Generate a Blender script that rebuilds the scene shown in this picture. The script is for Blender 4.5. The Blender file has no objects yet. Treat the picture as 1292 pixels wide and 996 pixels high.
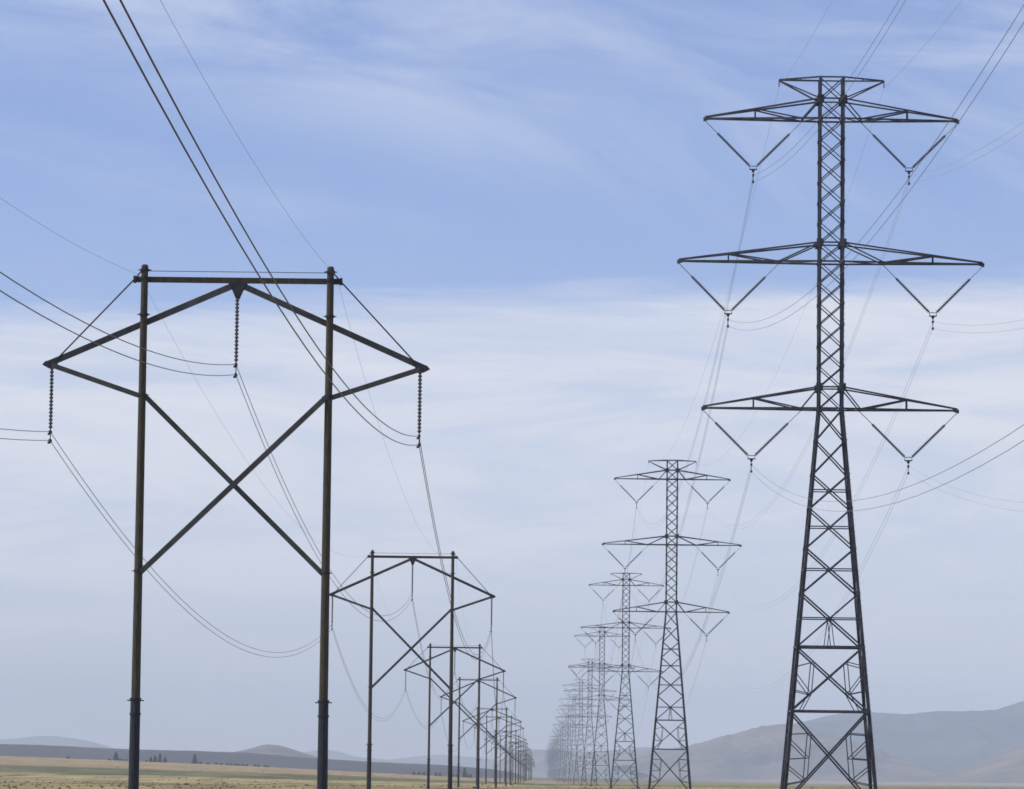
import bpy, math, random
from mathutils import Vector, Matrix, noise
R = math.radians
random.seed(7)
sc = bpy.context.scene
C = sc.collection

# ------------------------------------------------------------------ camera
F, CX, CY, W0, H0 = 5000.0, 646.0, 498.0, 1292.0, 996.0   # long lens, in pixels of a 1292 px wide frame
EYE = Vector((0, 0, 1.7))
def _cam(px, py): return Vector(((px - CX) / F, -(py - CY) / F, -1.0))
_Y = _cam(680, 985).normalized()
_Z = _cam(1680, 997.2).normalized().cross(_Y).normalized()
_X = _Y.cross(_Z)
ROT = Matrix((_X, _Y, _Z))
def at(px, py, depth):                     # where a sight line meets the vertical plane y = depth
    v = ROT @ _cam(px, py)
    return v * (depth / v.y) + EYE
cd = bpy.data.cameras.new('camera'); cam = bpy.data.objects.new('camera', cd); C.objects.link(cam)
cam.matrix_world = Matrix.Translation(EYE) @ ROT.to_4x4()
cd.sensor_fit = 'HORIZONTAL'; cd.sensor_width = 36.0; cd.lens = F / W0 * 36.0
cd.clip_start = 0.5; cd.clip_end = 60000
sc.camera = cam

# ------------------------------------------------------------------ exposure
sc.view_settings.view_transform = 'Standard'; sc.view_settings.look = 'None'
sc.view_settings.gamma = 1.0; sc.view_settings.exposure = 0.0
sc.view_settings.use_curve_mapping = False
sc.cycles.volume_bounces = 1
sc.cycles.max_bounces = 6
sc.cycles.pixel_filter_type = 'BLACKMAN_HARRIS'; sc.cycles.filter_width = 1.65

# ------------------------------------------------------------------ sky
SUN_EL, SUN_AZ = R(50), R(-96)              # azimuth from +Y towards +X: high on the left
wd = bpy.data.worlds.new('World'); sc.world = wd; wd.use_nodes = True
nt = wd.node_tree; N = nt.nodes; L = nt.links; N.clear()
def nd(t, **k):
    n = N.new(t)
    for a, b in k.items(): setattr(n, a, b)
    return n
def val(sock, v):
    if isinstance(v, (int, float, tuple)): sock.default_value = v
    else: L.new(v, sock)
def mth(op, a, b=None, c=None, clamp=False):
    n = nd('ShaderNodeMath', operation=op, use_clamp=clamp)
    val(n.inputs[0], a)
    if b is not None: val(n.inputs[1], b)
    if c is not None: val(n.inputs[2], c)
    return n.outputs[0]
def sstep(x, a, b):
    n = nd('ShaderNodeMapRange', interpolation_type='SMOOTHSTEP')
    val(n.inputs[0], x); val(n.inputs[1], a); val(n.inputs[2], b); val(n.inputs[3], 0.0); val(n.inputs[4], 1.0)
    return n.outputs[0]
def mixc(f, a, b):
    n = nd('ShaderNodeMix', data_type='RGBA'); val(n.inputs[0], f); val(n.inputs[6], a); val(n.inputs[7], b)
    return n.outputs[2]
out = nd('ShaderNodeOutputWorld'); bg = nd('ShaderNodeBackground'); L.new(bg.outputs[0], out.inputs[0])
bg.inputs[1].default_value = 0.10
sky = nd('ShaderNodeTexSky', sky_type='NISHITA', sun_disc=False)
sky.sun_elevation = SUN_EL; sky.sun_rotation = SUN_AZ; sky.altitude = 1300; sky.air_density = 1.0; sky.dust_density = 1.2; sky.ozone_density = 1.5
tc = nd('ShaderNodeTexCoord'); sx = nd('ShaderNodeSeparateXYZ'); L.new(tc.outputs['Generated'], sx.inputs[0])
dx, dy, dz = sx.outputs
def cnoise(sxx, szz, ox, detail=5, rough=0.55, dist=0.0, tilt=0.0):
    z = mth('ADD', dz, mth('MULTIPLY', dx, tilt)) if tilt else dz
    cb = nd('ShaderNodeCombineXYZ')
    L.new(mth('MULTIPLY', dx, sxx), cb.inputs[0]); L.new(mth('MULTIPLY', dy, sxx), cb.inputs[1]); L.new(mth('ADD', mth('MULTIPLY', z, szz), ox), cb.inputs[2])
    n = nd('ShaderNodeTexNoise'); L.new(cb.outputs[0], n.inputs['Vector']); n.inputs['Scale'].default_value = 1.0
    n.inputs['Detail'].default_value = detail; n.inputs['Roughness'].default_value = rough; n.inputs['Distortion'].default_value = dist
    return n.outputs['Fac']
SKYGAIN = (1.11, 1.095, 1.41, 1.0)
g = nd('ShaderNodeMix', data_type='RGBA', blend_type='MULTIPLY'); g.inputs[0].default_value = 1.0
L.new(sky.outputs[0], g.inputs[6]); g.inputs[7].default_value = SKYGAIN
blue = g.outputs[2]
# the flat cloud deck low over the horizon, its upper edge about 7 degrees up
edge = mth('ADD', mth('SUBTRACT', dz, mth('MULTIPLY', dx, 0.04)), mth('MULTIPLY', mth('SUBTRACT', cnoise(6, 75, 3.1, 8, 0.66, 0.5), 0.5), 0.034))
deck = mth('SUBTRACT', 1.0, sstep(edge, 0.1125, 0.1265), clamp=True)
thick = sstep(cnoise(8, 46, 1.7, 9, 0.66, 0.9), 0.32, 0.66)
lowfade = sstep(dz, 0.0, 0.075)
deckm = mth('MULTIPLY', deck, mth('MULTIPLY', mth('ADD', mth('MULTIPLY', thick, 0.46), 0.50), mth('ADD', mth('MULTIPLY', lowfade, 0.50), 0.50)))
# high cirrus, drawn out along a slanting line
tz = mth('ADD', dz, mth('MULTIPLY', dx, 0.20))
cir = mth('MULTIPLY', mth('MULTIPLY', sstep(tz, 0.138, 0.172), mth('SUBTRACT', 1.0, sstep(tz, 0.178, 0.222), clamp=True)), sstep(cnoise(7, 24, 9.3, 9, 0.62, 0.8, 0.20), 0.34, 0.66))
cir2 = mth('MULTIPLY', mth('MULTIPLY', sstep(dz, 0.150, 0.19), sstep(dx, 0.00, 0.10)), sstep(cnoise(9, 60, 5.9, 6, 0.62, 0.6, 0.1), 0.40, 0.70))
wisp = mth('MULTIPLY', sstep(cnoise(6, 22, 12.4, 8, 0.62, 0.7, 0.16), 0.48, 0.78), 0.28)
m1 = mth('MAXIMUM', mth('MULTIPLY', cir, 0.62), mth('MAXIMUM', mth('MULTIPLY', cir2, 0.55), wisp))
col = mixc(m1, blue, (6.7, 7.4, 9.1, 1.0))
col = mixc(deckm, col, (8.2, 8.42, 9.2, 1.0))
L.new(col, bg.inputs[0])

# ------------------------------------------------------------------ sun
sd = bpy.data.lights.new('sun', 'SUN'); sd.energy = 3.6; sd.angle = R(0.53); sd.color = (1.0, 0.95, 0.88)
so = bpy.data.objects.new('sun', sd); C.objects.link(so)
sdir = Vector((math.sin(SUN_AZ) * math.cos(SUN_EL), math.cos(SUN_AZ) * math.cos(SUN_EL), math.sin(SUN_EL)))
so.rotation_euler = (-sdir).to_track_quat('-Z', 'Y').to_euler()

# ------------------------------------------------------------------ haze
HAZE_DENSITY = 7.4e-5
HAZE_COLOR = (0.80, 0.90, 1.0, 1.0)

# ------------------------------------------------------------------ materials
def mat(name, c1, c2, scale=4.0, rough=0.7, metal=0.0, spec=0.4, stretch=(1, 1, 1), bump=0.0, detail=6, bdist=0.02):
    m = bpy.data.materials.new(name); m.use_nodes = True; t = m.node_tree; p = t.nodes['Principled BSDF']
    co = t.nodes.new('ShaderNodeTexCoord'); mp = t.nodes.new('ShaderNodeMapping'); mp.inputs['Scale'].default_value = stretch
    t.links.new(co.outputs['Object'], mp.inputs[0])
    n = t.nodes.new('ShaderNodeTexNoise'); n.inputs['Scale'].default_value = scale; n.inputs['Detail'].default_value = detail; n.inputs['Roughness'].default_value = 0.65
    t.links.new(mp.outputs[0], n.inputs['Vector'])
    r = t.nodes.new('ShaderNodeValToRGB'); r.color_ramp.elements[0].position = 0.32; r.color_ramp.elements[1].position = 0.68
    r.color_ramp.elements[0].color = (*c1, 1); r.color_ramp.elements[1].color = (*c2, 1)
    t.links.new(n.outputs['Fac'], r.inputs[0]); t.links.new(r.outputs[0], p.inputs['Base Color'])
    p.inputs['Roughness'].default_value = rough; p.inputs['Metallic'].default_value = metal; p.inputs['Specular IOR Level'].default_value = spec
    if bump:
        b = t.nodes.new('ShaderNodeBump'); b.inputs['Strength'].default_value = bump; b.inputs['Distance'].default_value = bdist
        t.links.new(n.outputs['Fac'], b.inputs['Height']); t.links.new(b.outputs[0], p.inputs['Normal'])
    return m
M = {
 'steel': mat('weathered_steel', (0.028, 0.032, 0.042), (0.12, 0.125, 0.145), 0.9, 0.55, 0.25, 0.35),
 'gusset': mat('gusset_steel', (0.03, 0.033, 0.042), (0.06, 0.064, 0.075), 3.0, 0.65, 0.2, 0.3),
 'tube': mat('brace_steel', (0.055, 0.055, 0.055), (0.11, 0.106, 0.10), 2.5, 0.65, 0.1, 0.3, (1, 1, 0.4)),
 'wood': mat('pole_wood', (0.032, 0.027, 0.019), (0.115, 0.098, 0.070), 5.0, 0.85, 0, 0.2, (6, 6, 0.35), 0.5),
 'sleeve': mat('tarred_sleeve', (0.020, 0.022, 0.030), (0.05, 0.052, 0.062), 5.0, 0.75, 0, 0.25, (3, 3, 0.5), 0.3),
 'glass': mat('insulator_porcelain', (0.045, 0.045, 0.055), (0.085, 0.085, 0.095), 8.0, 0.35, 0, 0.5),
 'fitting': mat('galvanised_fitting', (0.10, 0.105, 0.12), (0.2, 0.205, 0.22), 6.0, 0.5, 0.5, 0.4),
 'wire': mat('conductor_aluminium', (0.10, 0.10, 0.105), (0.16, 0.16, 0.165), 0.3, 0.6, 0.3, 0.4),
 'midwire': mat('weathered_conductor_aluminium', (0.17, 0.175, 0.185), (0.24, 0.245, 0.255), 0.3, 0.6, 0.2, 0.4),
 'glintwire': mat('glint_conductor_aluminium', (0.42, 0.43, 0.46), (0.52, 0.53, 0.56), 0.3, 0.45, 0.1, 0.5),  # right-circuit wires: sun glint against the sky painted as a paler base colour
 'shieldwire': mat('shield_wire_steel', (0.28, 0.285, 0.30), (0.36, 0.365, 0.38), 0.3, 0.6, 0.3, 0.4),
 'needle': mat('conifer_needles', (0.018, 0.030, 0.018), (0.05, 0.068, 0.035), 1.2, 0.8, 0, 0.2),
 'bush': mat('bush_leaves', (0.022, 0.032, 0.016), (0.065, 0.075, 0.035), 1.2, 0.8, 0, 0.2),
 'bark': mat('bark', (0.05, 0.038, 0.028), (0.10, 0.08, 0.06), 4, 0.9, 0, 0.2),
}

# ------------------------------------------------------------------ mesh helpers
class MB:
    def __init__(s): s.v = []; s.f = []; s.smooth = False
    def add(s, vs, fs):
        k = len(s.v); s.v += [tuple(a) for a in vs]; s.f += [tuple(i + k for i in f) for f in fs]
    def section(s, a, b, pts, up=None, pts2=None):
        a = Vector(a); b = Vector(b); d = (b - a).normalized()
        if up is None: up = Vector((0, 0, 1)) if abs(d.z) < 0.9 else Vector((0, 1, 0))
        else: up = Vector(up)
        x = d.cross(up).normalized(); y = x.cross(d)
        n = len(pts); q = pts2 or pts
        vs = [a + x * p[0] + y * p[1] for p in pts] + [b + x * p[0] + y * p[1] for p in q]
        s.add(vs, [(i, (i + 1) % n, n + (i + 1) % n, n + i) for i in range(n)] + [tuple(range(n))[::-1], tuple(range(n, 2 * n))])
    def bar(s, a, b, w, h=None, up=None):
        h = h or w; w /= 2; h /= 2
        s.section(a, b, [(-w, -h), (w, -h), (w, h), (-w, h)], up)
    def angle(s, a, b, w, t=None, up=None, sx=1, sy=1):           # rolled L section
        t = t or w * 0.14; o = w * 0.3
        P = [(-o, -o), (w - o, -o), (w - o, t - o), (t - o, t - o), (t - o, w - o), (-o, w - o)]
        P = [(p[0] * sx, p[1] * sy) for p in P]
        if sx * sy < 0: P = P[::-1]
        s.section(a, b, P, up)
    def tube(s, a, b, r, r2=None, n=10):
        r2 = r if r2 is None else r2
        c = [(math.cos(2 * math.pi * i / n), math.sin(2 * math.pi * i / n)) for i in range(n)]
        s.section(a, b, [(r * x, r * y) for x, y in c], None, [(r2 * x, r2 * y) for x, y in c])
    def lathe(s, a, b, prof, n=8):                                 # prof: (fraction along a-b, radius)
        a = Vector(a); b = Vector(b); d = (b - a); up = Vector((0, 1, 0)); D = d.normalized()
        x = D.cross(up).normalized(); y = x.cross(D); vs = []; fs = []
        for t, r in prof:
            for i in range(n):
                an = 2 * math.pi * i / n; vs.append(a + d * t + (x * math.cos(an) + y * math.sin(an)) * r)
        for k in range(len(prof) - 1):
            for i in range(n):
                j = (i + 1) % n; fs.append((k * n + i, k * n + j, (k + 1) * n + j, (k + 1) * n + i))
        s.add(vs, fs)
    def box(s, c, w):
        x, y, z = c; a, b, h = w[0] / 2, w[1] / 2, w[2] / 2
        s.add([(x + i * a, y + j * b, z + k * h) for i in (-1, 1) for j in (-1, 1) for k in (-1, 1)],
              [(0, 1, 3, 2), (4, 6, 7, 5), (0, 4, 5, 1), (2, 3, 7, 6), (0, 2, 6, 4), (1, 5, 7, 3)])
    def plate(s, pts, y, t):                                        # polygon in xz, thickness along y
        n = len(pts)
        s.add([(p[0], y - t / 2, p[1]) for p in pts] + [(p[0], y + t / 2, p[1]) for p in pts],
              [tuple(range(n)), tuple(range(n, 2 * n))[::-1]] + [(i, n + i, n + (i + 1) % n, (i + 1) % n) for i in range(n)])
    def mesh(s, name, m):
        me = bpy.data.meshes.new(name); me.from_pydata(s.v, [], s.f); me.materials.append(m)
        if s.smooth:
            for p in me.polygons: p.use_smooth = True
        me.update(); return me
    def build(s, name, m, parent=None):
        o = bpy.data.objects.new(name, s.mesh(name, m)); C.objects.link(o)
        if parent: o.parent = parent
        return o
def tag(o, label=None, cat=None, group=None, kind=None):
    if label: o['label'] = label
    if cat: o['category'] = cat
    if group: o['group'] = group
    if kind: o['kind'] = kind
    return o
def empty(name, loc=(0, 0, 0)):
    o = bpy.data.objects.new(name, None); C.objects.link(o); o.location = loc; o.empty_display_size = 0.5
    return o
KIDS = {}
def kids(o): return [c for c in C.objects if c.parent == o]
def copy_tree(o, parent=None):
    c = o.copy(); C.objects.link(c)
    if parent: c.parent = parent
    if o not in KIDS: KIDS[o] = kids(o)
    for ch in KIDS[o]: copy_tree(ch, c)
    return c

# ------------------------------------------------------------------ ground
def smooth01(t): t = max(0.0, min(1.0, t)); return t * t * (3 - 2 * t)
def interp(pts, x):
    if x <= pts[0][0]: return pts[0][1]
    for (a, b), (c, d) in zip(pts, pts[1:]):
        if x <= c: return b + (d - b) * (x - a) / (c - a)
    return pts[-1][1]
RISE = [(-2600, 60), (-1500, 42), (-680, 23), (-400, 15), (-280, 10.5), (-150, 5.0), (-60, 1.0), (0, 0)]
def ground(x, y):
    z = 0.0
    if y > 1000:
        p = interp(RISE, x / y * 5000)
        if p > 0:
            full = (1.7 + p * 0.7)
            if y <= 3500: z += full * ((y - 1000) / 2500) ** 1.2
            else: z += full * (1 - 0.8 * smooth01((y - 3500) / 1800))
        z += 0.10 * (y / 1000) * noise.noise(Vector((x / 160, y / 420, 0.3))) * smooth01((y - 900) / 800)
    z += 7.5 * smooth01((y - 3600) / 4200)
    return z
xs = sorted(set([round(sg * v, 2) for sg in (-1, 1) for v in
     [i * 12 for i in range(0, 40)] + [480 + i * 30 for i in range(0, 20)] + [1100, 1250, 1450, 1700, 2000, 2400, 2900, 3500, 4300, 5400, 7000, 8900]]))
ys = [-400, -250, -120, -40, 0, 40, 80, 120, 180, 250, 330, 420, 520, 640, 760, 880] + [1000 + 60 * i for i in range(45)] + [3750, 3900, 4100, 4400, 4800, 5200, 5700, 6300, 7000, 7800, 9000, 11000, 14000, 18000, 23900]
vs = [(x, y, ground(x, y)) for y in ys for x in xs]; nx = len(xs)
fs = [(j * nx + i, j * nx + i + 1, (j + 1) * nx + i + 1, (j + 1) * nx + i) for j in range(len(ys) - 1) for i in range(nx - 1)]
me = bpy.data.meshes.new('ground'); me.from_pydata(vs, [], fs)
for p in me.polygons: p.use_smooth = True
gm = bpy.data.materials.new('dry_grassland'); gm.use_nodes = True
t = gm.node_tree; N = t.nodes; L = t.links; P = N['Principled BSDF']; P.inputs['Roughness'].default_value = 0.95; P.inputs['Specular IOR Level'].default_value = 0.1
co = nd('ShaderNodeTexCoord'); sp = nd('ShaderNodeSeparateXYZ'); L.new(co.outputs['Object'], sp.inputs[0]); gx, gy, gz = sp.outputs
def gnoise(a, b, o, detail=6, rough=0.6):
    cb = nd('ShaderNodeCombineXYZ'); L.new(mth('MULTIPLY', gx, a), cb.inputs[0]); L.new(mth('MULTIPLY', gy, b), cb.inputs[1]); cb.inputs[2].default_value = o
    n = nd('ShaderNodeTexNoise'); L.new(cb.outputs[0], n.inputs['Vector']); n.inputs['Scale'].default_value = 1; n.inputs['Detail'].default_value = detail; n.inputs['Roughness'].default_value = rough
    return n.outputs['Fac']
wob = mth('MULTIPLY', mth('SUBTRACT', gnoise(1 / 45, 1 / 350, 2.2, 8, 0.68), 0.5), 780.0)
yy = mth('ADD', gy, wob)
TAN, BROWN, GREEN, PALE, MUST, PLAYA = (0.40, 0.29, 0.14, 1), (0.26, 0.195, 0.085, 1), (0.115, 0.125, 0.045, 1), (0.40, 0.32, 0.155, 1), (0.23, 0.19, 0.075, 1), (0.36, 0.31, 0.26, 1)
def band(a, b, c, d): return mth('MULTIPLY', sstep(yy, a, b), mth('SUBTRACT', 1.0, sstep(yy, c, d), clamp=True))
patch = sstep(gnoise(1 / 14, 1 / 150, 0.4, 7, 0.68), 0.42, 0.58)
col = mixc(patch, (0.19, 0.15, 0.07, 1), (0.36, 0.28, 0.13, 1))
col = mixc(mth('MULTIPLY', band(1020, 1120, 1400, 1500), sstep(gnoise(1 / 22, 1 / 140, 6.6, 7, 0.7), 0.30, 0.56)), col, PALE)
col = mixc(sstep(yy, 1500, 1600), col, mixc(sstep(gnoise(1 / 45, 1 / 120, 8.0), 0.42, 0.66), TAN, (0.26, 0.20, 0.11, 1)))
gleft = mth('SUBTRACT', 1.0, sstep(gx, -10.0, 120.0), clamp=True)
col = mixc(mth('MULTIPLY', band(1380, 1440, 2020, 2120), mth('ADD', mth('MULTIPLY', gleft, 0.75), 0.2)), col, mixc(sstep(gnoise(1 / 40, 1 / 200, 5.0), 0.42, 0.6), GREEN, (0.19, 0.18, 0.08, 1)))
gright = sstep(gx, 0.0, 90.0)
col = mixc(mth('MULTIPLY', mth('MULTIPLY', sstep(yy, 1300, 1700), gright), 0.75), col, MUST)
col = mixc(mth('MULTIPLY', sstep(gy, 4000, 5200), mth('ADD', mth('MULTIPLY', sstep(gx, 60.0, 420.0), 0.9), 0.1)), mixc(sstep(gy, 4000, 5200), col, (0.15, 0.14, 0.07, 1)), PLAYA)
fine = gnoise(1 / 7, 1 / 170, 1.0, 7, 0.78)
mm = nd('ShaderNodeMix', data_type='RGBA', blend_type='MULTIPLY'); mm.inputs[0].default_value = 1.0
L.new(col, mm.inputs[6]); rr = nd('ShaderNodeMapRange'); L.new(fine, rr.inputs[0]); rr.inputs[1].default_value = 0.36; rr.inputs[2].default_value = 0.64; rr.inputs[3].default_value = 0.5; rr.inputs[4].default_value = 1.3
cb = nd('ShaderNodeCombineColor'); [L.new(rr.outputs[0], cb.inputs[i]) for i in range(3)]; L.new(cb.outputs[0], mm.inputs[7])
L.new(mm.outputs[2], P.inputs['Base Color'])
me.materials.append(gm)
go = bpy.data.objects.new('ground', me); C.objects.link(go)
tag(go, 'flat dry grassland striped tan, green and brown', kind='structure')

# ------------------------------------------------------------------ hills
def hill(name, label, prof, dist, half, m, gully=0.16, seed=0.0, base=4.0):
    pts = [(at(px, py, dist).x, at(px, py, dist).z) for px, py in prof]
    x0, x1 = pts[0][0], pts[-1][0]; NX = 220; NV = 34; vs = []; fs = []
    for j in range(NV + 1):
        v = j / NV * 2 - 1                                         # -1 front foot, 0 ridge, 1 back foot
        for i in range(NX + 1):
            x = x0 + (x1 - x0) * i / NX
            h = interp(pts, x) - base
            h += h * 0.03 * noise.fractal(Vector((x / (dist * 0.012), seed, 0)), 1.0, 2.0, 5)
            s = math.cos(v * math.pi / 2) ** 1.25 if abs(v) < 1 else 0
            gl = noise.ridged_multi_fractal(Vector((x / (dist * 0.02), v * 2.2, seed)), 0.9, 2.1, 5, 1.0, 2.0) - 1.1
            z = base - 2.5 + (h + 2.5) * s + h * gully * gl * math.sin(abs(v) * math.pi) * 0.9
            xo = x * (1 + v * half / dist * 0.6) + (dist * 0.010) * noise.noise(Vector((x / (dist * 0.03), v * 3, seed + 5))) * math.sin(abs(v) * math.pi)
            vs.append((xo, dist + v * half, z))
    for j in range(NV):
        for i in range(NX):
            a = j * (NX + 1) + i; fs.append((a, a + 1, a + NX + 2, a + NX + 1))
    me = bpy.data.meshes.new(name); me.from_pydata(vs, [], fs); me.materials.append(m)
    for p in me.polygons: p.use_smooth = True
    o = bpy.data.objects.new(name, me); C.objects.link(o); tag(o, label, kind='structure'); return o
HM1 = mat('sagebrush_slope', (0.018, 0.020, 0.030), (0.060, 0.048, 0.046), 0.006, 0.95, 0, 0.1, (1, 1, 3), 0, 8)
HM2 = mat('dry_hillside', (0.07, 0.085, 0.085), (0.26, 0.205, 0.165), 0.0035, 0.95, 0, 0.1, (1, 1, 3), 0, 8)
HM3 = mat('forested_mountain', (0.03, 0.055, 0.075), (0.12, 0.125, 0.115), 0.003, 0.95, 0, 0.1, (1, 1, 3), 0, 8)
hill('hills', 'long low dark ridge behind the field on the left', [(-700, 925), (-400, 931), (-100, 937), (0, 939), (60, 940.5), (110, 943.5), (165, 946), (230, 947.5), (310, 950), (400, 957), (460, 961), (500, 963), (560, 965.5), (590, 968), (615, 972), (640, 981)], 6600, 900, HM1, 0.10, 1.0, 6)
hill('hills', 'small rounded cone behind the low ridge', [(290, 960), (303, 950), (318, 944), (330, 940), (338, 939.2), (350, 940), (362, 943.5), (378, 949), (396, 955), (412, 962)], 8600, 700, HM2, 0.12, 2.0, 8)
hill('hills', 'faint distant mountain at far left', [(-240, 955), (-120, 944), (-40, 938), (20, 933), (50, 929), (72, 929), (95, 933), (115, 937), (145, 946), (170, 955)], 22000, 1400, HM2, 0.12, 3.0, 8)
hill('hills', 'faint distant mountains behind the near timber structures', [(370, 962), (395, 949), (410, 946), (425, 948), (450, 955), (490, 959), (530, 954), (560, 952.5), (590, 955), (640, 962), (670, 970)], 22300, 1400, HM2, 0.12, 4.0, 8)
hill('hills', 'hazy hills at the vanishing point of the lines', [(575, 982), (600, 972), (630, 960), (655, 951), (672, 946), (700, 947), (735, 949), (760, 948), (790, 945), (813, 943), (850, 945), (900, 960), (950, 980)], 15500, 1500, HM2, 0.13, 5.0, 8)
hill('hills', 'brown hill behind the largest lattice tower', [(800, 960), (840, 946), (877, 940), (905, 933), (930, 928), (950, 920), (965, 917), (994, 914), (1030, 921), (1070, 937), (1110, 951), (1160, 966), (1210, 980)], 11000, 1400, HM2, 0.20, 6.0, 8)
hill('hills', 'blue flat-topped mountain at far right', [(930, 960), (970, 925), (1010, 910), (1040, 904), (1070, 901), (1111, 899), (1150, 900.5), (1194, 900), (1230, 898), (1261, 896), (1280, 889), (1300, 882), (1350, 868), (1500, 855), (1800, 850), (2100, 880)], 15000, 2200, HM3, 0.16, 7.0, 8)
hill('hills', 'pale slope rising at right edge', [(1150, 987), (1180, 981), (1211, 971), (1250, 955), (1292, 940), (1400, 922), (1600, 915), (1900, 930)], 9500, 1200, HM2, 0.16, 8.0, 8)

# ------------------------------------------------------------------ air
HX, HY0, HY1, HZ0, HZ1 = 9000, -600, 24000, -3.0, 520
hb = MB(); hb.box((0, (HY0 + HY1) / 2, (HZ0 + HZ1) / 2), (2 * HX, HY1 - HY0, HZ1 - HZ0))
hm = bpy.data.materials.new('haze'); hm.use_nodes = True; t = hm.node_tree; t.nodes.clear()
o_ = t.nodes.new('ShaderNodeOutputMaterial'); v_ = t.nodes.new('ShaderNodeVolumePrincipled'); t.links.new(v_.outputs[0], o_.inputs['Volume'])
v_.inputs['Color'].default_value = HAZE_COLOR; v_.inputs['Density'].default_value = HAZE_DENSITY; v_.inputs['Anisotropy'].default_value = 0.0
tag(hb.build('haze', hm), 'thin blue summer haze over the plain', kind='stuff')

# ------------------------------------------------------------------ lattice tower
WAIST, TOP = 28.98, 53.48
def hw(z): return 0.87 if z >= WAIST else 0.87 + (WAIST - z) * 0.0877
LEV = [0.0, 6.91, 11.57, 15.47, 18.76, 21.66, 24.15, 26.65, 28.98, 30.56]
LEV += [30.56 + (39.80 - 30.56) * i / 6 for i in range(1, 7)] + [41.21] + [41.21 + (50.41 - 41.21) * i / 6 for i in range(1, 7)] + [51.89, 53.48]
ARMS = [(50.41, 51.89, 9.32, 5.60, 2.15, 46.80), (39.80, 41.21, 11.17, 7.50, 3.85, 36.08), (28.98, 30.56, 9.32, 5.60, 2.15, 25.42)]
BUNDLE = (-0.55, -1.05)
def hd_(z): return 0.87 if z >= WAIST else 0.87 + (WAIST - z) * 0.045      # the base is wider than it is deep
def corner(sx, sy, z): return Vector((sx * hw(z), sy * hd_(z), z))
def face_pts(k, z):                                                 # the two corners of face k at height z
    c = [(-1, -1), (1, -1), (1, 1), (-1, 1)]; a, b = c[k], c[(k + 1) % 4]
    return corner(*a, z), corner(*b, z)
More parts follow.
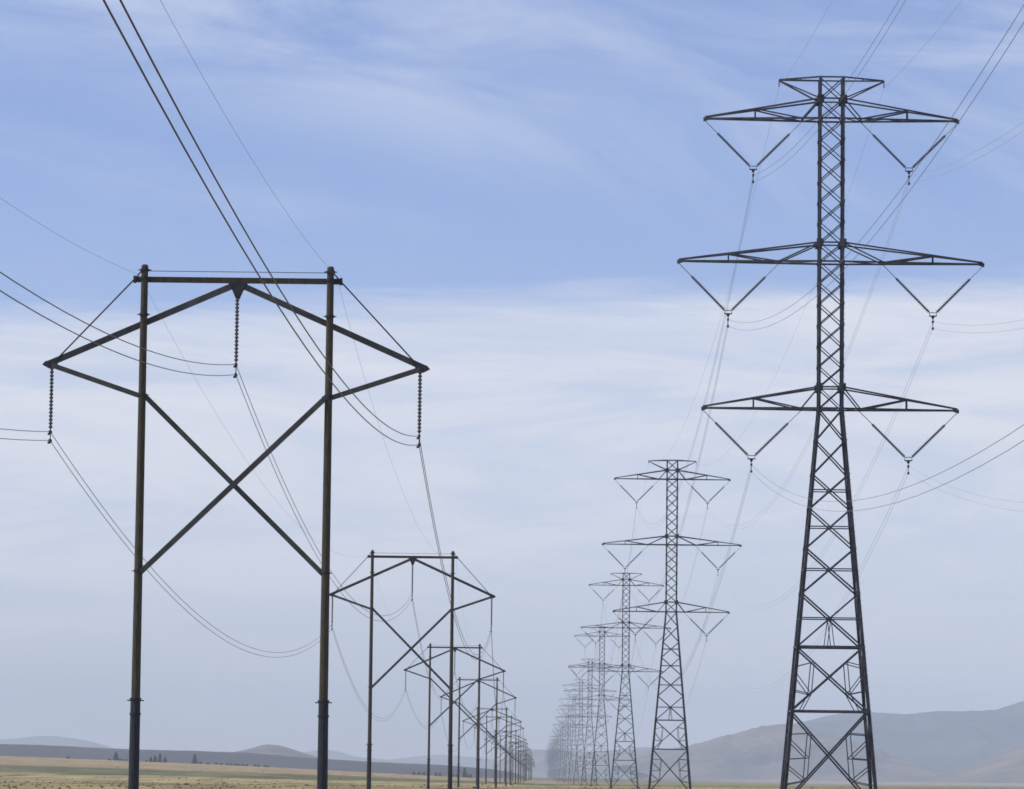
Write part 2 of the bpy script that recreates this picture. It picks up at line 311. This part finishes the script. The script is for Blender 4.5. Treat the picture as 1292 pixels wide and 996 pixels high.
def tower_parts(full):
    P = {}
    legs = []
    for sx, sy in ((-1, -1), (1, -1), (1, 1), (-1, 1)):
        m = MB()
        cuts = [0.0, 11.57, WAIST, 41.21, TOP] if full else [0, WAIST, TOP]
        for a, b, w in zip(cuts, cuts[1:], (0.25, 0.22, 0.18, 0.165) if full else (0.22, 0.18)):
            if full: m.angle(corner(sx, sy, a), corner(sx, sy, b), w, w * 0.16, (0, 1, 0), 1 if sx > 0 else -1, sy)
            else: m.bar(corner(sx, sy, a), corner(sx, sy, b), w, None, (0, 1, 0))
        if full:
            m.box((sx * hw(0), sy * hd_(0), 0.12), (0.9, 0.9, 0.3))
            for z in LEV[1:]:                                       # splice and gusset plates at the nodes
                big = 1.9 if z in (51.89, 41.21, 30.56) else (0.9 if z < TOP - 0.1 else 0.5)
                c = corner(sx, sy, z); s = 0.135 * big
                m.box((c.x - sx * 0.03, c.y + sy * 0.03, z), (2 * s, 0.02, 2.3 * s)); m.box((c.x + sx * 0.03, c.y - sy * 0.03, z), (0.02, 2 * s, 2.3 * s))
            if sx > 0 and sy < 0:
                z = 3.2
                while z < TOP - 0.6:                                 # step bolts up one leg
                    c = corner(sx, sy, z); m.bar(c, c + Vector((0.17, 0, 0)), 0.016); z += 0.42
        legs.append(m)
    P['leg'] = legs
    b = MB(); st = (lambda a, c, w, up=None: b.angle(a, c, w, w * 0.15, up)) if full else (lambda a, c, w, up=None: b.bar(a, c, w * 0.8, None, up))
    for k in range(4):
        inn = [Vector((0, 1, 0)), Vector((-1, 0, 0)), Vector((0, -1, 0)), Vector((1, 0, 0))][k]
        for i, (z0, z1) in enumerate(zip(LEV, LEV[1:])):
            a0, a1 = face_pts(k, z0); b0, b1 = face_pts(k, z1); o = inn * 0.06
            w = 0.125 if i < 4 else (0.105 if i < 8 else 0.085)
            st(a0 + o * 0.2, b1 + o * 0.2, w, inn); st(a1 + o, b0 + o, w if i < 8 else w * 0.8, inn)
            r = (a1 - a0).length / ((a1 - a0).length + (b1 - b0).length)
            cz = z0 + (z1 - z0) * r; c0, c1 = face_pts(k, cz); cc = (c0 + c1) / 2
            if i in (2, 3, 4, 5): st(c0, c1, 0.085, inn)             # horizontals through the crossings
            if i in (0, 1):                                         # redundant members of the two tall panels
                for A, B, D0, D1 in ((a0, b0, a1, b1), (a1, b1, a0, b0)):
                    low = a0 if A is a0 else a1; far_ = b1 if A is a0 else b0; oth = a1 if A is a0 else a0
                    lo = low.lerp(far_, r * 0.5); hi = B.lerp(oth, (1 - r) * 0.5)      # quarter points of the two diagonals
                    Lg = lambda z: A.lerp(B, (z - z0) / (z1 - z0))
                    bot = low.lerp((a0 + a1) / 2, (hi - B).length / ((cc - B).length + 1e-6) * 0.52)
                    if i == 1:
                        st(hi, lo, 0.07, inn); st(hi, Lg(hi.z - 0.35), 0.07, inn); st(Lg(hi.z - 0.75), lo, 0.065, inn)
                        st(lo, Lg(lo.z + 0.3), 0.065, inn); st(lo, bot, 0.065, inn)
                    else:
                        M_ = hi.lerp(lo, 0.52)
                        st(hi, M_, 0.07, inn); st(hi, Lg(hi.z - 0.1), 0.07, inn); st(Lg(hi.z - 0.4), M_, 0.065, inn)
                        st(M_, Lg(M_.z - 0.1), 0.065, inn); st(M_, lo, 0.065, inn); st(Lg(M_.z - 0.5), lo, 0.065, inn); st(lo, Lg(lo.z - 0.3), 0.065, inn)
            if i == 2:
                for q in (-0.11, 0.11): st(cc, ((a0 + a1) / 2).lerp(a1 if q > 0 else a0, abs(q)), 0.06, inn)
        for z in (6.91, 11.57): c0, c1 = face_pts(k, z); st(c0, c1, 0.15, inn)
        for z in (28.98, 30.56, 39.8, 41.21, 50.41, 51.89, TOP): c0, c1 = face_pts(k, z); st(c0, c1, 0.11, inn)
    for z in (6.91, 11.57, WAIST):
        c = [corner(*q, z) for q in ((-1, -1), (1, -1), (1, 1), (-1, 1))]; st(c[0], c[2], 0.08); st(c[1], c[3] + Vector((0, 0, 0.03)), 0.08)
    P['bracing'] = b
    arms = []
    for zc, zt, tip, node, inner, zy in ARMS:
        m = MB(); st = (lambda a, c, w, up=None: m.angle(a, c, w, w * 0.15, up)) if full else (lambda a, c, w, up=None: m.bar(a, c, w * 0.85, None, up))
        h = 0.87
        for sy in (-1, 1): st((-h, sy * (h + 0.05), zc), (h, sy * (h + 0.05), zc), 0.14)
        for sx in (-1, 1):
            T = Vector((sx * tip, 0, zc))
            def lo(x, sy): return Vector((sx * x, sy * h * (tip - x) / (tip - h), zc))
            def up_(x, sy): f = (x - h) / (tip - h); return Vector((sx * x, sy * h * (1 - f), zt + (zc + 0.10 - zt) * f ** 1.0))
            for sy in (-1, 1):
                st((sx * h, sy * h, zc), T + Vector((0, sy * 0.05, 0)), 0.135); st((sx * h, sy * h, zt), T + Vector((0, sy * 0.05, 0.12)), 0.12)
                st(lo(node, sy), up_(node, sy), 0.09); st(up_(node, sy), lo(inner + 0.05, sy), 0.11)
                st((sx * h, sy * h, zt), lo(inner, sy), 0.10)
            xsq = [h, inner, (inner + node) / 2, node, (node + tip) / 2]
            for q, (x0, x1) in enumerate(zip(xsq, xsq[1:])): st(lo(x0, 1 if q % 2 else -1), lo(x1, -1 if q % 2 else 1), 0.08)
            st(lo(inner, -1), lo(inner, 1), 0.10); st(lo(node, -1), lo(node, 1), 0.08); st(up_(node, -1), up_(node, 1), 0.08)
            if full:
                m.plate([(sx * (tip - 0.35), zc - 0.05), (sx * (tip + 0.10), zc - 0.2), (sx * (tip + 0.12), zc + 0.1), (sx * (tip - 0.35), zc + 0.16)], 0, 0.09)
                m.box((sx * inner, 0, zc - 0.03), (0.16, 0.5, 0.16))
        arms.append(m)
    P['crossarm'] = arms
    m = MB(); st = (lambda a, c, w, up=None: m.angle(a, c, w, w * 0.15, up)) if full else (lambda a, c, w, up=None: m.bar(a, c, w * 0.85, None, up))
    pk = []
    for sx in (-1, 1):
        m = MB(); st = (lambda a, c, w, up=None, m=m: m.angle(a, c, w, w * 0.15, up)) if full else (lambda a, c, w, up=None, m=m: m.bar(a, c, w * 0.85, None, up))
        for sy in (-1, 1):
            st((sx * 0.87, sy * 0.87, TOP), (sx * 3.87, sy * 0.05, TOP - 0.12), 0.12); st((sx * 0.87, sy * 0.87, 51.89), (sx * 3.87, sy * 0.05, TOP - 0.18), 0.10)
        st((sx * 2.3, -0.45, TOP - 0.06), (sx * 2.3, 0.45, TOP - 0.06), 0.07)
        m.bar((sx * 3.87, 0, TOP - 0.1), (sx * 3.87, 0, TOP - 0.62), 0.07)
        pk.append(m)
    P['peak_arm'] = pk
    ins = []; yokes = []; links = []
    for zc, zt, tip, node, inner, zy in ARMS:
        for sx in (-1, 1):
            yk = Vector((sx * (tip + inner) / 2, 0, zy))
            for xa, side in ((tip, 1), (inner, -1)):
                a = Vector((sx * xa, 0, zc - 0.12)); e = yk + Vector((sx * side * 0.24, 0, 0.12)); d = e - a
                rod = MB(); i_ = MB(); s0 = a + d * 0.30
                if full:
                    rod.tube(a, s0, 0.028, None, 6); rod.lathe(a + d * 0.27, a + d * 0.31, [(0, 0.03), (0.3, 0.075), (0.8, 0.075), (1, 0.03)], 8)
                    nd_ = 24; pr = []
                    for q in range(nd_): t0 = q / nd_; pr += [(t0, 0.05), (t0 + 0.30 / nd_, 0.125), (t0 + 0.5 / nd_, 0.125), (t0 + 0.62 / nd_, 0.05)]
                    i_.lathe(s0, a + d * 0.99, pr + [(1, 0.05)], 8)
                else:
                    i_.tube(a, s0, 0.03, None, 4); i_.tube(s0, e, 0.085, None, 5)
                ins.append((i_, rod))
            y = MB(); w = 0.26
            if full:
                y.bar(yk + Vector((-w, 0, 0.12)), yk + Vector((w, 0, 0.12)), 0.05); y.bar(yk + Vector((-w, 0, -0.12)), yk + Vector((w, 0, -0.12)), 0.08)
                for q in (-w, w): y.bar(yk + Vector((q, 0, 0.145)), yk + Vector((q, 0, -0.16)), 0.04)
                y.plate([(yk.x - 0.16, zy - 0.1), (yk.x + 0.16, zy - 0.1), (yk.x + 0.06, zy - 0.34), (yk.x - 0.06, zy - 0.34)], 0, 0.06)
            else: y.bar(yk + Vector((-w, 0, 0)), yk + Vector((w, 0, 0)), 0.08, 0.25)
            yokes.append(y)
            l = MB()
            if full:
                l.tube(yk + Vector((0, 0, -0.3)), yk + Vector((0, 0, BUNDLE[1])), 0.025, None, 6)
                for q in BUNDLE:
                    l.lathe(yk + Vector((0, -0.3, q)), yk + Vector((0.001, 0.3, q)), [(0, 0.03), (0.25, 0.07), (0.75, 0.07), (1, 0.03)], 6) if False else l.box(yk + Vector((0, 0, q)), (0.13, 0.5, 0.14))
            else: l.bar(yk + Vector((0, 0, -0.1)), yk + Vector((0, 0, BUNDLE[1])), 0.05)
            links.append(l)
    P['ins'] = ins; P['yoke'] = yokes; P['link'] = links
    return P
def make_tower():
    P = tower_parts(True); r = empty('lattice_tower')
    for m in P['leg']: m.build('leg', M['steel'], r)
    P['bracing'].build('lattice_bracing', M['steel'], r)
    for m in P['crossarm']: m.build('crossarm', M['steel'], r)
    for m in P['peak_arm']: m.build('peak_arm', M['steel'], r)
    for i_, rod in P['ins']:
        o = i_.build('insulator_string', M['glass'], r); rod.build('hanger_rod', M['fitting'], o)
    for m in P['yoke']: m.build('yoke_plate', M['gusset'], r)
    for m in P['link']: m.build('suspension_clamp', M['gusset'], r)
    return r
def make_far_tower():
    P = tower_parts(False); a = MB()
    for m in P['leg'] + [P['bracing']] + P['crossarm'] + P['peak_arm'] + P['yoke'] + P['link'] + [q[0] for q in P['ins']]: a.add(m.v, m.f)
    return a.mesh('lattice_tower', M['steel'])
SPAN = 350.3; TX = 21.0; T0 = 289.0; NT = 27; NEAR_T = 6
ORD = ['nearest', 'second', 'third', 'fourth', 'fifth', 'sixth', 'seventh', 'eighth', 'ninth', 'tenth', 'eleventh', 'twelfth']
GT = 'steel lattice transmission towers in the right-hand line'
JX = [0, 0, 0.25, -0.2, 0.3, 0.1]
towers = []
proto = make_tower(); farmesh = make_far_tower()
def tlabel(i):
    if i == 0: return 'tallest steel lattice tower, nearest one, three crossarms, filling the right side'
    if i < 9: return ORD[i] + ' steel lattice tower counting back from the tallest one in the right-hand line'
    return 'tiny hazy lattice tower in the crowded far end of the right-hand line, beyond the ninth'
for i in range(NT):
    if i == 0: o = proto
    elif i < NEAR_T: o = copy_tree(proto)
    else: o = bpy.data.objects.new('lattice_tower', farmesh); C.objects.link(o)
    y = T0 + SPAN * i; jx = JX[i] if i < len(JX) else random.uniform(-0.6, 0.6)
    o.location = (TX + jx, y, ground(TX, y)); towers.append(o.location.copy())
    tag(o, tlabel(i), 'transmission tower', GT)

# ------------------------------------------------------------------ timber H structure
def hframe_parts(full):
    out = []                                                        # (name, MB, material, children)
    tube = (lambda m, a, b, r, r2=None: m.tube(a, b, r, r2, 12)) if full else (lambda m, a, b, r, r2=None: m.tube(a, b, r, r2, 6))
    for sx in (-1, 1):
        m = MB(); tube(m, (sx * 4.045, 0, 4.9), (sx * 4.045, 0, 23.78), 0.195, 0.15)
        kids_ = []
        if full:
            m.tube((sx * 4.045, 0, 23.78), (sx * 4.045, 0, 23.84), 0.15, 0.10, 12)
            sl = MB(); sl.tube((sx * 4.06, 0, -0.3), (sx * 4.05, 0, 5.0), 0.235, 0.215, 12)
            for z in (4.95, 4.3, 1.0): sl.tube((sx * 4.05, 0, z), (sx * 4.05, 0, z + 0.08), 0.25, None, 12)
            sl.bar((sx * 4.05 - 0.36, 0, 4.92), (sx * 4.05 + 0.36, 0, 4.92), 0.05)
            kids_.append(('pole_sleeve', sl, 'sleeve'))
            for z in (23.55, 23.2, 21.6, 18.1, 10.45): hd = MB(); hd.tube((sx * 4.045, 0, z), (sx * 4.045, 0, z + 0.10), 0.205, None, 12); hd.bar((sx * 4.045 - 0.29, 0, z + 0.05), (sx * 4.045 + 0.29, 0, z + 0.05), 0.035); kids_.append(('pole_band', hd, 'sleeve'))
        else: m.tube((sx * 4.05, 0, -0.3), (sx * 4.05, 0, 4.9), 0.23, 0.21, 6)
        out.append(('pole', m, 'wood', kids_))
    m = MB(); m.bar((-4.5, 0.29, 23.22), (4.5, 0.29, 23.22), 0.20, 0.235)
    if full:
        for q in (-4.5, 4.5): m.box((q, 0.29, 23.22), (0.10, 0.26, 0.30))
    out.append(('crossarm', m, 'wood', []))
    for sx in (-1, 1):
        m = MB(); m.bar((sx * 0.12, 0.27, 23.03), (sx * 8.22, 0.27, 19.46), 0.19, 0.25); out.append(('arm_brace', m, 'tube', []))
        m = MB(); m.bar((sx * 8.0, 0.10, 19.40), (sx * 4.14, 0.02, 18.10), 0.17, 0.21); out.append(('arm_strut', m, 'tube', []))
        m = MB(); m.bar((-sx * 3.98, sx * 0.10, 18.15), (sx * 3.93, sx * 0.10, 10.45), 0.18, 0.22); out.append(('cross_brace', m, 'tube', []))
        m = MB(); m.tube((sx * 4.35, 0.05, 23.35), (sx * 7.85, 0.15, 19.62), 0.035, None, 6); m.tube((sx * 4.1, -0.16, 23.62), (sx * 4.4, 0.05, 23.30), 0.03, None, 6); out.append(('guy_rod', m, 'sleeve', []))
    m = MB(); m.tube((-3.95, 0, 23.56), (3.95, 0, 23.56), 0.018, None, 6); out.append(('tie_wire', m, 'fitting', []))
    for x, z1, z0 in ((-8.0, 19.33, 16.62), (0, 22.40, 19.64), (8.0, 19.33, 16.62)):
        m = MB()
        if full:
            n_ = 17; pr = []
            for q in range(n_): t0 = q / n_; pr += [(t0, 0.035), (t0 + 0.12 / n_, 0.06), (t0 + 0.34 / n_, 0.088), (t0 + 0.68 / n_, 0.088), (t0 + 0.78 / n_, 0.052)]
            m.lathe((x, 0.1, z1), (x, 0.1, z0), pr + [(1, 0.035)], 10)
            c = MB(); zs = (16.49, 16.11) if x else (19.52, 19.07)
            c.tube((x, 0.1, z0 + 0.02), (x, 0.1, zs[1]), 0.022, None, 6)
            for z in zs: c.box((x, 0.1, z), (0.10, 0.42, 0.11)); c.box((x - 0.05, 0.1, z - 0.09), (0.12, 0.16, 0.08))
            out.append(('insulator_string', m, 'glass', [('suspension_clamp', c, 'gusset')]))
        else: m.tube((x, 0.1, z1), (x, 0.1, z0 - 0.5), 0.07, None, 5); out.append(('insulator_string', m, 'glass', []))
    m = MB(); m.plate([(-0.42, 23.1), (0.42, 23.1), (0.22, 22.75), (0.08, 22.42), (-0.08, 22.42), (-0.22, 22.75)], 0.27, 0.34); out.append(('hanger_bracket', m, 'gusset', []))
    for sx in (-1, 1):
        m = MB(); m.plate([(sx * 7.8, 19.28), (sx * 8.15, 19.28), (sx * 8.42, 19.42), (sx * 8.3, 19.56), (sx * 7.75, 19.72)], 0.19, 0.32); out.append(('tip_plate', m, 'gusset', []))
    return out
def make_hframe():
    r = empty('timber_power_structure')
    for name, m, mm_, ch in hframe_parts(True):
        o = m.build(name, M[mm_], r)
        for n2, m2, k2 in ch: m2.build(n2, M[k2], o)
    return r
far_h = MB()
for name, m, mm_, ch in hframe_parts(False): far_h.add(m.v, m.f)
far_h = far_h.mesh('timber_power_structure', M['wood'])
HS = [(171.0, -13.36, 1.0), (398.0, -12.95, 1.03), (650.0, -14.0, 1.0), (860.0, -13.35, 1.0), (1110.0, -13.3, 0.92)] + [(1110.0 + 226 * k + random.uniform(-28, 28), -13.4, random.uniform(0.86, 0.97)) for k in range(1, 22)]
GH = 'timber two-pole power structures in the left-hand line'
hp = make_hframe(); hloc = []
for i, (y, x, s) in enumerate(HS):
    if i == 0: o = hp
    elif i < 6: o = copy_tree(hp)
    else: o = bpy.data.objects.new('timber_power_structure', far_h); C.objects.link(o); x += random.uniform(-0.9, 0.9)
    o.location = (x, y, ground(x, y)); o.scale = (1, 1, s); hloc.append((x, y, ground(x, y), s))
    if i == 0: lb = 'largest two-pole timber structure, nearest one, crossed braces between the poles, at left'
    elif i < 8: lb = ORD[i] + ' two-pole timber structure counting back from the largest one in the left-hand line'
    else: lb = 'tiny hazy two-pole structure in the crowded far end of the left-hand line, beyond the eighth'
    tag(o, lb, 'power line structure', GH)

# ------------------------------------------------------------------ wires: each one runs the whole line
def wire(name, label, pts_sags, r, m, group, cat='power line wire'):
    mb = MB(); mb.smooth = True; path = []
    for (a, b, s) in pts_sags:
        a = Vector(a); b = Vector(b); n = 44 if a.y < 400 else (20 if a.y < 1500 else 8)
        for k in range(n): t_ = k / n; p = a.lerp(b, t_); p.z -= 4 * s * t_ * (1 - t_); path.append(p)
    path.append(Vector(pts_sags[-1][1]))
    nn = 6; vs = []; fs = []
    for p in path:
        for i in range(nn): an = 2 * math.pi * i / nn; vs.append((p.x + r * math.cos(an), p.y, p.z + r * math.sin(an)))
    for k in range(len(path) - 1):
        for i in range(nn): j = (i + 1) % nn; fs.append((k * nn + i, k * nn + j, (k + 1) * nn + j, (k + 1) * nn + i))
    mb.add(vs, fs); o = mb.build(name, m); tag(o, label, cat, group); return o
GW = 'wires strung along the lattice towers'
tw = [Vector((TX, T0 - SPAN, 0))] + towers[:18]
lev = ['top', 'middle', 'bottom']
for ai, (zc, zt, tip, node, inner, zy) in enumerate(ARMS):
    for sx in (-1, 1):
        for bi, bz in enumerate(BUNDLE):
            x = sx * (tip + inner) / 2
            seg = [((a.x + x, a.y, a.z + zy + bz), (b.x + x, b.y, b.z + zy + bz), 11.8) for a, b in zip(tw, tw[1:])]
            wire('power_line_wire', '%s wire of the pair under the %s half of the lattice towers\' %s crossarms' % (['upper', 'lower'][bi], 'left' if sx < 0 else 'right', lev[ai]), seg, 0.0112, M['midwire'] if sx < 0 else M['glintwire'], GW)
for sx in (-1, 1):
    seg = [((a.x + sx * 3.87, a.y, a.z + TOP - 0.65), (b.x + sx * 3.87, b.y, b.z + TOP - 0.65), 8.0) for a, b in zip(tw, tw[1:])]
    wire('shield_wire', 'thin single wire from the %s tip of the small peak arm of the lattice towers' % ('left' if sx < 0 else 'right'), seg, 0.008, M['shieldwire'], GW)
GHW = 'wires strung along the timber structures'
hw_ = [(-13.36, -55.0, 0.0, 1.0)] + hloc[:14]
for xi, (x, zs, s0) in enumerate(((-8.0, (16.49, 16.11), 4.9), (0, (19.52, 19.07), 6.3), (8.0, (16.49, 16.11), 5.15))):
    for bi, z in enumerate(zs):
        seg = []
        for a, b in zip(hw_, hw_[1:]):
            L_ = b[1] - a[1]; s = s0 if a[1] < 0 else 5.6 * (L_ / 226) ** 2
            seg.append(((a[0] + x, a[1], a[2] + z * a[3]), (b[0] + x, b[1], b[2] + z * b[3]), s))
        wire('power_line_wire', '%s wire of the %s pair on the timber structures' % (['upper', 'lower'][bi], ['left', 'centre', 'right'][xi]), seg, 0.0165, M['wire'], GHW)
for sx, s0 in ((-1, 5.0), (1, 4.0)):
    seg = [((a[0] + sx * 4.3, a[1], a[2] + 23.4 * a[3]), (b[0] + sx * 4.3, b[1], b[2] + 23.4 * b[3]), s0 if a[1] < 0 else 4.0 * ((b[1] - a[1]) / 226) ** 2) for a, b in zip(hw_, hw_[1:])]
    wire('shield_wire', 'thin single wire from the top of the %s pole of the timber structures' % ('left' if sx < 0 else 'right'), seg, 0.006, M['shieldwire'], GHW)
# ------------------------------------------------------------------ conifers and bushes on the far field edge
def conifer(px, ybase_px, hpx, wpx, label, seed):
    rnd = random.Random(seed); Y = 3440.0; b = at(px, ybase_px, Y); h = hpx * Y / F; w = wpx * Y / F / 2 * 1.35
    z = ground(b.x, Y); r = empty('conifer_tree', (b.x, Y, z)); h += max(0, b.z - z)
    tk = MB(); tk.tube((0, 0, -0.2), (0, 0, h * 0.9), 0.22, 0.04, 7)
    for k in range(14):
        zz = h * (0.15 + 0.05 * k); an = rnd.uniform(0, 6.28); L_ = w * (1 - zz / h) * 0.9; tk.tube((0, 0, zz), (math.cos(an) * L_, math.sin(an) * L_, zz - 0.15), 0.05, 0.02, 4)
    tk.build('trunk', M['bark'], r); cr = MB()
    for k in range(1500):
        f = rnd.random() ** 1.25; zz = h * (0.08 + 0.92 * f); an = rnd.uniform(0, 6.28)
        lob = 0.72 + 0.28 * math.sin(an * 3 + seed) + 0.22 * math.sin(zz * 3.1 + seed * 2)
        rad = w * (1 - f) ** 0.55 * lob * rnd.uniform(0.35, 1.05) + 0.05
        c = Vector((math.cos(an) * rad, math.sin(an) * rad, zz - 0.18 * rad)); u = Vector((rnd.gauss(0, 1), rnd.gauss(0, 1), rnd.gauss(0, 0.6))).normalized() * 0.55; v = Vector((rnd.gauss(0, 1), rnd.gauss(0, 1), rnd.gauss(0, 1))).normalized() * 0.32
        cr.add([c - u, c + v, c + u, c - v], [(0, 1, 2, 3)])
    cr.build('crown', M['needle'], r); tag(r, label, 'tree', 'dark conifers on the far field edge')
def bush(px, ybase_px, hpx, wpx, label, group, seed):
    rnd = random.Random(seed); Y = 3440.0; b = at(px, ybase_px, Y); h = hpx * Y / F; w = wpx * Y / F / 2
    z = ground(b.x, Y); h += max(0, b.z - z); cr = MB(); r = empty('bush', (b.x, Y, z))
    st = MB()
    for k in range(7): an = rnd.uniform(0, 6.28); st.tube((0, 0, -0.1), (math.cos(an) * w * 0.6, math.sin(an) * w * 0.6, h * rnd.uniform(0.5, 0.8)), 0.06, 0.02, 5)
    st.build('stem', M['bark'], r)
    for k in range(650):
        an = rnd.uniform(0, 6.28); el = rnd.random(); rr_ = rnd.uniform(0.55, 1.05) * (0.85 + 0.25 * math.sin(an * 2.3 + seed) * math.cos(el * 4 + seed))
        c = Vector((math.cos(an) * w * rr_ * math.sqrt(1 - el * el * 0.9), math.sin(an) * w * rr_ * math.sqrt(1 - el * el * 0.9), h * (0.05 + 0.9 * el * rr_)))
        u = Vector((rnd.gauss(0, 1), rnd.gauss(0, 1), rnd.gauss(0, 1))).normalized() * 0.22; v = Vector((rnd.gauss(0, 1), rnd.gauss(0, 1), rnd.gauss(0, 1))).normalized() * 0.15
        cr.add([c - u, c + v, c + u, c - v], [(0, 1, 2, 3)])
    cr.build('foliage', M['bush'], r); tag(r, label, 'bush', group)
for a in [(146, 961, 11, 6.5, 'broad dark conifer standing just left of the nearest left pole'), (190, 963.5, 6, 4, 'short conifer just right of the nearest left pole'),
          (195.5, 964, 8, 4, 'middle-sized conifer beside the tall slim one, on its left'), (201.5, 964.5, 11, 4.2, 'tall slim dark conifer between its two shorter neighbours'),
          (208, 965, 6.5, 4, 'short conifer just right of the tall slim one'), (245.5, 966.5, 12, 6.5, 'pointed dark conifer standing alone halfway between the two nearest poles'),
          (586, 978.5, 9, 5, 'dark conifer at the far edge between the third and fourth timber structures')]:
    conifer(*a, seed=int(a[0]))
for k, (px, y, h, w) in enumerate([(86, 958, 3.2, 5), (138, 961.5, 2.5, 4), (153, 962, 3, 6), (159, 962, 2.6, 5), (185, 963.5, 3, 4), (253, 966.5, 3.2, 5), (262, 967, 2.2, 5), (273, 967, 3.5, 5), (279, 968, 2.6, 5), (287, 968, 3, 6), (292, 968.5, 2.6, 5),
         (297, 968, 3, 5), (301, 968.5, 2.4, 4), (306, 968.5, 3.2, 5.5), (311, 969, 2.8, 5), (322, 969, 3, 5), (326, 969, 3.4, 4), (334, 969, 3.2, 5), (338, 969.5, 2.5, 4)]):
    bush(px, y, h, w, 'small dark bush in the row along the far edge of the left field', 'dark bushes along the left field edge', k)
for k, (px, y, h, w) in enumerate([(522, 975.5, 2.6, 5), (529, 975.5, 3, 6), (535, 976, 3.2, 6), (540, 976, 2.4, 4), (550, 976.5, 3.2, 6), (555, 976.5, 2.6, 5), (571, 978, 2.6, 5), (576, 978, 2.4, 4), (594, 978.8, 3, 5), (590, 978.6, 2.4, 4)]):
    bush(px, y, h, w, 'small dark bush in the clump row seen between the second to fourth timber structures', 'dark bushes behind the timber line', k + 40)

# ------------------------------------------------------------------ low sagebrush and bunch grass scattered over the plain
def scrub(name, label, m, n, hmin, hmax, seed, thr):
    rnd = random.Random(seed); mb = MB(); k = 0
    while k < n:
        y = 260 * (2600 / 260) ** (rnd.random() ** 0.75); x = rnd.uniform(-0.19, 0.19) * y - 0.002 * y
        if noise.noise(Vector((x / 40, y / 230, seed * 1.7))) + 0.35 * noise.noise(Vector((x / 9, y / 60, seed))) < thr: continue
        k += 1; z = ground(x, y); h = rnd.uniform(hmin, hmax); w = h * rnd.uniform(0.7, 1.6)
        for q in range(5):
            an = rnd.uniform(0, math.pi); dx_, dy_ = math.cos(an) * w * 0.6, math.sin(an) * w * 0.6; ox, oy = rnd.uniform(-w, w) * 0.5, rnd.uniform(-w, w) * 0.5
            t1, t2 = rnd.uniform(0.55, 1) * h, rnd.uniform(0.55, 1) * h; lx, ly = rnd.uniform(-0.2, 0.2) * h, rnd.uniform(-0.2, 0.2) * h
            mb.add([(x + ox - dx_, y + oy - dy_, z - 0.03), (x + ox + dx_, y + oy + dy_, z - 0.03), (x + ox + dx_ * 1.2 + lx, y + oy + dy_ * 1.2 + ly, z + t1), (x + ox + lx, y + oy + ly, z + h), (x + ox - dx_ * 1.2 + lx, y + oy - dy_ * 1.2 + ly, z + t2)], [(0, 1, 2, 3, 4)])
    tag(mb.build(name, m), label, kind='stuff')
scrub('sagebrush', 'low grey-green and brown sagebrush scattered over the plain', mat('sagebrush_leaves', (0.12, 0.105, 0.05), (0.22, 0.18, 0.10), 0.05, 0.9, 0, 0.1), 160, 0.12, 0.35, 3, 0.05)
scrub('bunch_grass', 'clumps of dry yellow bunch grass scattered over the plain', mat('dry_grass_blades', (0.24, 0.19, 0.09), (0.42, 0.35, 0.19), 0.05, 0.9, 0, 0.1), 2600, 0.10, 0.22, 5, -0.15)
